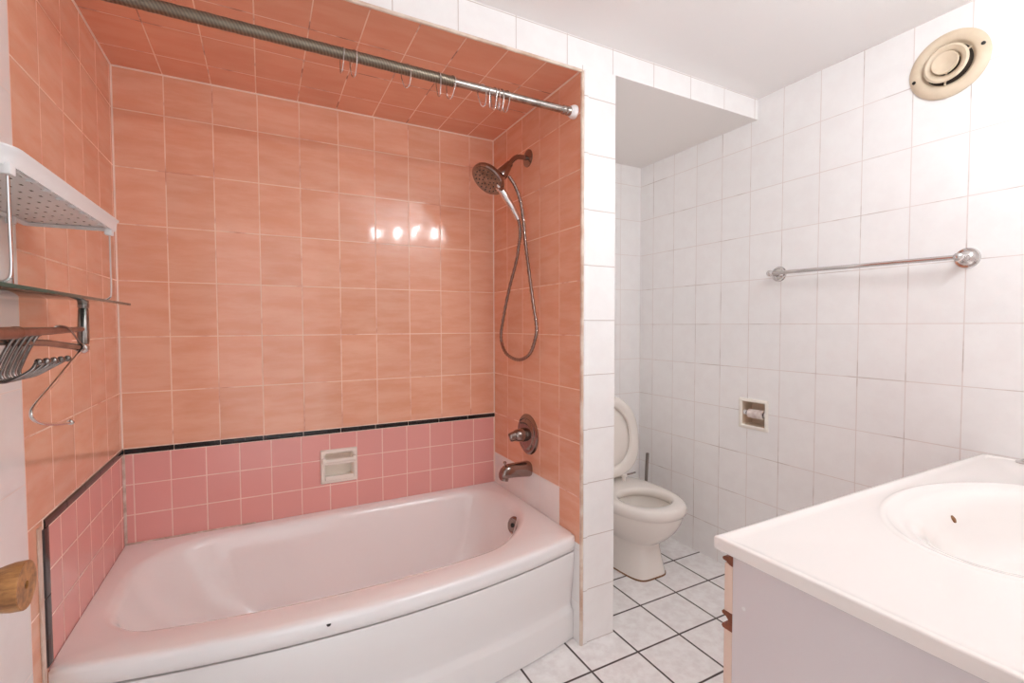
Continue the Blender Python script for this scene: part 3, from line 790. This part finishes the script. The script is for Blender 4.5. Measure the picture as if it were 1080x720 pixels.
def pull(zc, prof, nm):
    bm = B(); A = [bm.verts.new((CX0-.001, y, zc+z)) for y, z in prof]; C = [bm.verts.new((RX-.006, y, zc+z)) for y, z in prof]
    for k in range(len(prof)): bm.faces.new([A[k], A[(k+1) % len(prof)], C[(k+1) % len(prof)], C[k]])
    bm.faces.new(A); bm.faces.new(C)
    o = link(nm, bm, 'brown', cb, False); o['label'] = 'brown moulded finger pull strip'
pull(.753, [(-1.5600, .0155), (-1.5545, .0155), (-1.5540, .004), (-1.5510, -.001), (-1.5400, -.0035), (-1.5370, -.0065), (-1.5385, -.0105), (-1.5460, -.0115), (-1.5540, -.0165), (-1.5600, -.0175)], 'finger_pull')
Cp = [(-1.5600, .0180), (-1.5400, .0180), (-1.5370, .0145), (-1.5385, .0100), (-1.5470, .0080), (-1.5515, .003), (-1.5515, -.003), (-1.5470, -.0080), (-1.5385, -.0100), (-1.5370, -.0145), (-1.5400, -.0180), (-1.5600, -.0180)]
pull(.622, Cp, 'finger_pull')

# vanity light above the vanity, on the near wall
vl = thing('vanity_light', 'four bulb vanity light bar over the basin', 'light fixture', (1.63, NY, 2.03))
bm = B(); box(bm, (1.28, NY+.001, 1.985), (1.98, NY+.035, 2.085), bevel=.006); link('light_bar', bm, 'chrome', vl)
for bx in (1.36, 1.54, 1.72, 1.90):
    bm = B(); lathe(bm, (bx, NY+.034, 2.035), (0, 1, 0), [(0, 0), (.022, 0), (.022, .012), (.018, .016), (0, .016)], 20); so_ = link('socket', bm, 'white_pl', vl)
    bm = B(); ball(bm, (bx, NY+.072, 2.035), .0235, n=12); link('bulb', bm, 'bulb', so_)

# ------------------------------------------------------------------ shelf, rack and hooks at the left
GZ = 1.2665
gs = thing('glass_shelf', 'green edged glass shelf on a chrome towel rack at the left', 'shelf', (0, -.98, 1.2))
bm = B(); box(bm, (.002, -1.33, GZ-.003), (.165, -.652, GZ+.003), bevel=.0012)
for f in bm.faces: f.material_index = 0 if abs(f.normal.z) > .9 else 1
link('glass_pane', bm, ['glass', 'glass_edge'], gs)
PX, PY = .100, -.772
bm = B(); lathe(bm, (PX, PY+.014, GZ-.0035), (0, -.10, -1), [(0, 0), (.0105, 0), (.0105, .008), (.0085, .011), (.0095, .016), (.0110, .075), (.0110, .085), (.010, .092), (0, .093)], 24); link('post', bm, 'chrome_old', gs)
bm = B(); ball(bm, (PX, PY, 1.163), .0125); link('pivot_ball', bm, 'chrome', gs)
bm = B(); box(bm, (.001, -1.322, 1.17), (.135, -1.296, 1.262), bevel=.004); link('wall_bracket', bm, 'chrome_old', gs)
bm = B(); tube(bm, [(.1, PY+.004, 1.2055), (.101, -.95, 1.2035), (.104, -1.30, 1.2005)], [.0052, .0072, .0088], 18); lathe(bm, (.1022, -1.095, 1.2022), (0, -1, 0), [(.0078, 0), (.0102, .002), (.0102, .012), (.0086, .015)], 20)
tube(bm, [(.1032, -1.105, 1.2017), (.104, -1.297, 1.2004)], .0100, 18)
o = link('towel_arm', bm, 'copper', gs); o['label'] = 'brown metal upper arm'
bm = B(); tube(bm, [(PX, PY-.004, 1.1635), (.090, -.94, 1.180), (.075, -1.30, 1.197)], [.0070, .0066, .0066], 16); lathe(bm, (PX, PY-.018, 1.1642), (0, -1, .08), [(.007, 0), (.009, .001), (.009, .006), (.007, .008)], 18)
o = link('towel_arm', bm, 'chrome_old', gs); o['label'] = 'chrome lower arm'
bm = B(); tube(bm, smoothpath([(.104, PY-.012, 1.166), (.106, -.83, 1.185), (.109, -.885, 1.207), (.103, -.915, 1.2125), (.094, -.925, 1.207), (.092, -.93, 1.199)], 5), .0020, 8); link('wire_clip', bm, 'chrome_old', gs)
# big swung out hook at the pivot
bm = B(); hkp = smoothpath([(.101, -.784, 1.160), (.102, -.86, 1.136), (.103, -.965, 1.100), (.104, -1.046, 1.074), (.105, -1.066, 1.062), (.106, -1.058, 1.050), (.106, -1.02, 1.0365), (.106, -.96, 1.0245), (.106, -.905, 1.0165), (.106, -.890, 1.0150)], 6)
tube(bm, hkp, .0028, 10); ball(bm, (.106, -.885, 1.0148), .0062, n=10); ball(bm, (.101, -.785, 1.160), .0042, n=10)
o = link('hanging_hook', bm, 'chrome', None); tag(o, 'long chrome hook swung out alone below the glass shelf', 'hook', 'chrome hooks under the glass shelf')
# five parked hooks, side by side
hw_ = ['nearest the tub, its ball rightmost', 'second from the tub', 'middle of the five', 'fourth from the tub', 'farthest left and nearest the camera']
for i in range(5):
    yk = -1.005-.0225*i; X0 = .104+.0000*i; dz = -.0035*i; ex = -.003*i
    bm = B()
    pts = [(X0-.002, yk, 1.1975), (X0-.007, yk, 1.1935), (X0-.017, yk-.002, 1.172), (X0-.028, yk-.004, 1.142), (X0-.030, yk-.005, 1.129), (X0-.023, yk-.005, 1.1215), (X0-.008, yk-.004, 1.125), (X0+.012, yk, 1.138), (X0+.030+ex, yk+.004, 1.150)]
    tube(bm, smoothpath(pts, 5), .0030, 10); ball(bm, (X0+.033+ex, yk+.0045, 1.152), .0058, n=10)
    o = link('hanging_hook', bm, 'chrome_old', None); tag(o, 'parked chrome hook on the brown arm, ' + hw_[i], 'hook', 'chrome hooks under the glass shelf')

# white plastic tray shelf on wire legs
ts = thing('tray_shelf', 'white plastic tray shelf on wire legs standing on the glass shelf', 'tray shelf', (.085, -1.02, GZ+.003))
TYF, TYN, TXR = -.755, -1.300, .166
def tr(ins, z, r=.022): return [(a, b, z) for a, b in rrect(.004+ins, TXR-ins, TYN+ins, TYF-ins, max(r-ins*.3, .004) if not isinstance(r, tuple) else r, 8)]
RT = (.012, .045, .008, .008)
bm = B()
loft(bm, [tr(.010, 1.4365, RT), tr(.005, 1.430, RT), tr(.003, 1.430, RT), tr(.0015, 1.436, RT), tr(.000, 1.450, RT), tr(-.003, 1.4535, RT), tr(-.003, 1.456, RT), tr(.002, 1.457, RT), tr(.005, 1.452, RT), tr(.007, 1.441, RT), tr(.010, 1.440, RT)])
link('rim', bm, 'white_pl', ts, angle=50)
# deck pierced with rows of short slots
bm = B()
ya = [TYN+.009+.0]; 
nx, ny = 7, 14
xs_ = []
for i in range(nx):
    a = .014+(TXR-.028)*i/nx; xs_ += [a, a+.0085, a+.0125]
xs_.append(TXR-.014)
ys_ = []; pitch = (TYF-TYN-.02)/ny
for j in range(ny):
    b = TYN+.010+pitch*j; ys_ += [b, b+.010, b+pitch*.5, b+pitch*.5+.010]
ys_.append(TYF-.010)
def pk(a, b):
    i = max(k for k in range(len(xs_)) if xs_[k] <= a); j = max(k for k in range(len(ys_)) if ys_[k] <= b)
    if i % 3 == 1 and j % 4 == (1 if (i//3) % 2 else 3): return None
    return 0
panel(bm, (0, 0, 1.4375), (1, 0, 0), (0, 1, 0), xs_, ys_, pk)
r = bmesh.ops.extrude_face_region(bm, geom=bm.faces[:]); bmesh.ops.translate(bm, verts=[g for g in r['geom'] if isinstance(g, bmesh.types.BMVert)], vec=(0, 0, .009)); box(bm, (.012, TYN+.008, 1.4466), (TXR-.012, TYF-.008, 1.4490))
bm.normal_update()
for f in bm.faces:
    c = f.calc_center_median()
    if abs(f.normal.z) < .5 and c.z < 1.4465 and .0145 < c.x < TXR-.0145 and TYN+.0105 < c.y < TYF-.0105: f.material_index = 1  # slot walls coloured dark, standing in for shade inside the gaps
link('deck', bm, ['white_pl', 'slot_shade'], ts, False)
bm = B()
for k in range(9):
    y = TYN+.05+k*.058; box(bm, (TXR-.016, y-.002, 1.4285), (TXR-.004, y+.002, 1.4375), bevel=.0006)
tube(bm, [(TXR-.014, TYN+.05, 1.434), (TXR-.014, TYF-.02, 1.434)], .003, 8)
link('rib', bm, 'white_pl', ts)
for yl_ in (-.782, -1.268):
    bm = B(); xf, xb = TXR-.010, .011
    yb_ = yl_-.053 if yl_ > -1 else yl_
    box(bm, (xf-.008, yl_-.009, 1.418), (xf+.006, yl_+.009, 1.4345), bevel=.002); link('leg_socket', bm, 'white_pl', ts)
    bm = B(); box(bm, (xb-.006, yb_-.008, 1.420), (xb+.007, yb_+.008, 1.4345), bevel=.002); link('leg_socket', bm, 'white_pl', ts)
    zb = GZ+.0052
    bm = B(); tube(bm, smoothpath([(xf, yl_, 1.425), (xf, yl_, 1.35), (xf, yl_, zb+.02), (xf-.004, yl_, zb+.005), (xf-.02, yl_, zb), (.085, (yl_+yb_)/2, zb), (xb+.02, yb_, zb), (xb+.004, yb_, zb+.005), (xb, yb_, zb+.02), (xb, yb_, 1.35), (xb, yb_, 1.425)], 5), .0022, 8)
    link('wire_leg', bm, 'chrome', ts)

# ------------------------------------------------------------------ light
w = bpy.data.worlds.new('doorway_fill'); S.world = w; w.use_nodes = True  # even background light added as fill, entering through the open doorway
bg = w.node_tree.nodes['Background']; bg.inputs[0].default_value = (.95, .98, 1, 1); bg.inputs[1].default_value = 1.4

if hasattr(S, 'cycles'):
    S.cycles.max_bounces = 16; S.cycles.diffuse_bounces = 12; S.cycles.glossy_bounces = 6; S.cycles.transmission_bounces = 8

# ------------------------------------------------------------------ camera
cam = bpy.data.cameras.new('camera'); co = bpy.data.objects.new('camera', cam); COL.objects.link(co)
cam.sensor_width = 36; cam.lens = 497.502/1080*36; cam.clip_start = .02
yaw, pit, rol = .4862, .0349, -.0027
Rv = Vector((math.cos(yaw), -math.sin(yaw), 0)); Fv = Vector((math.sin(yaw), math.cos(yaw), 0)); Zv = Vector((0, 0, 1))
F = Fv*math.cos(pit)-Zv*math.sin(pit); U = Fv*math.sin(pit)+Zv*math.cos(pit)
r_ = Rv*math.cos(rol)+U*math.sin(rol); u_ = -Rv*math.sin(rol)+U*math.cos(rol)
mt = Matrix((r_, u_, -F)).transposed().to_4x4(); mt.translation = Vector((.4592, -2.1635, 1.2121))
co.matrix_world = mt
S.camera = co
S.view_settings.view_transform = 'Standard'; S.view_settings.look = 'None'
S.view_settings.exposure = -.05; S.view_settings.gamma = 1; S.view_settings.use_curve_mapping = False
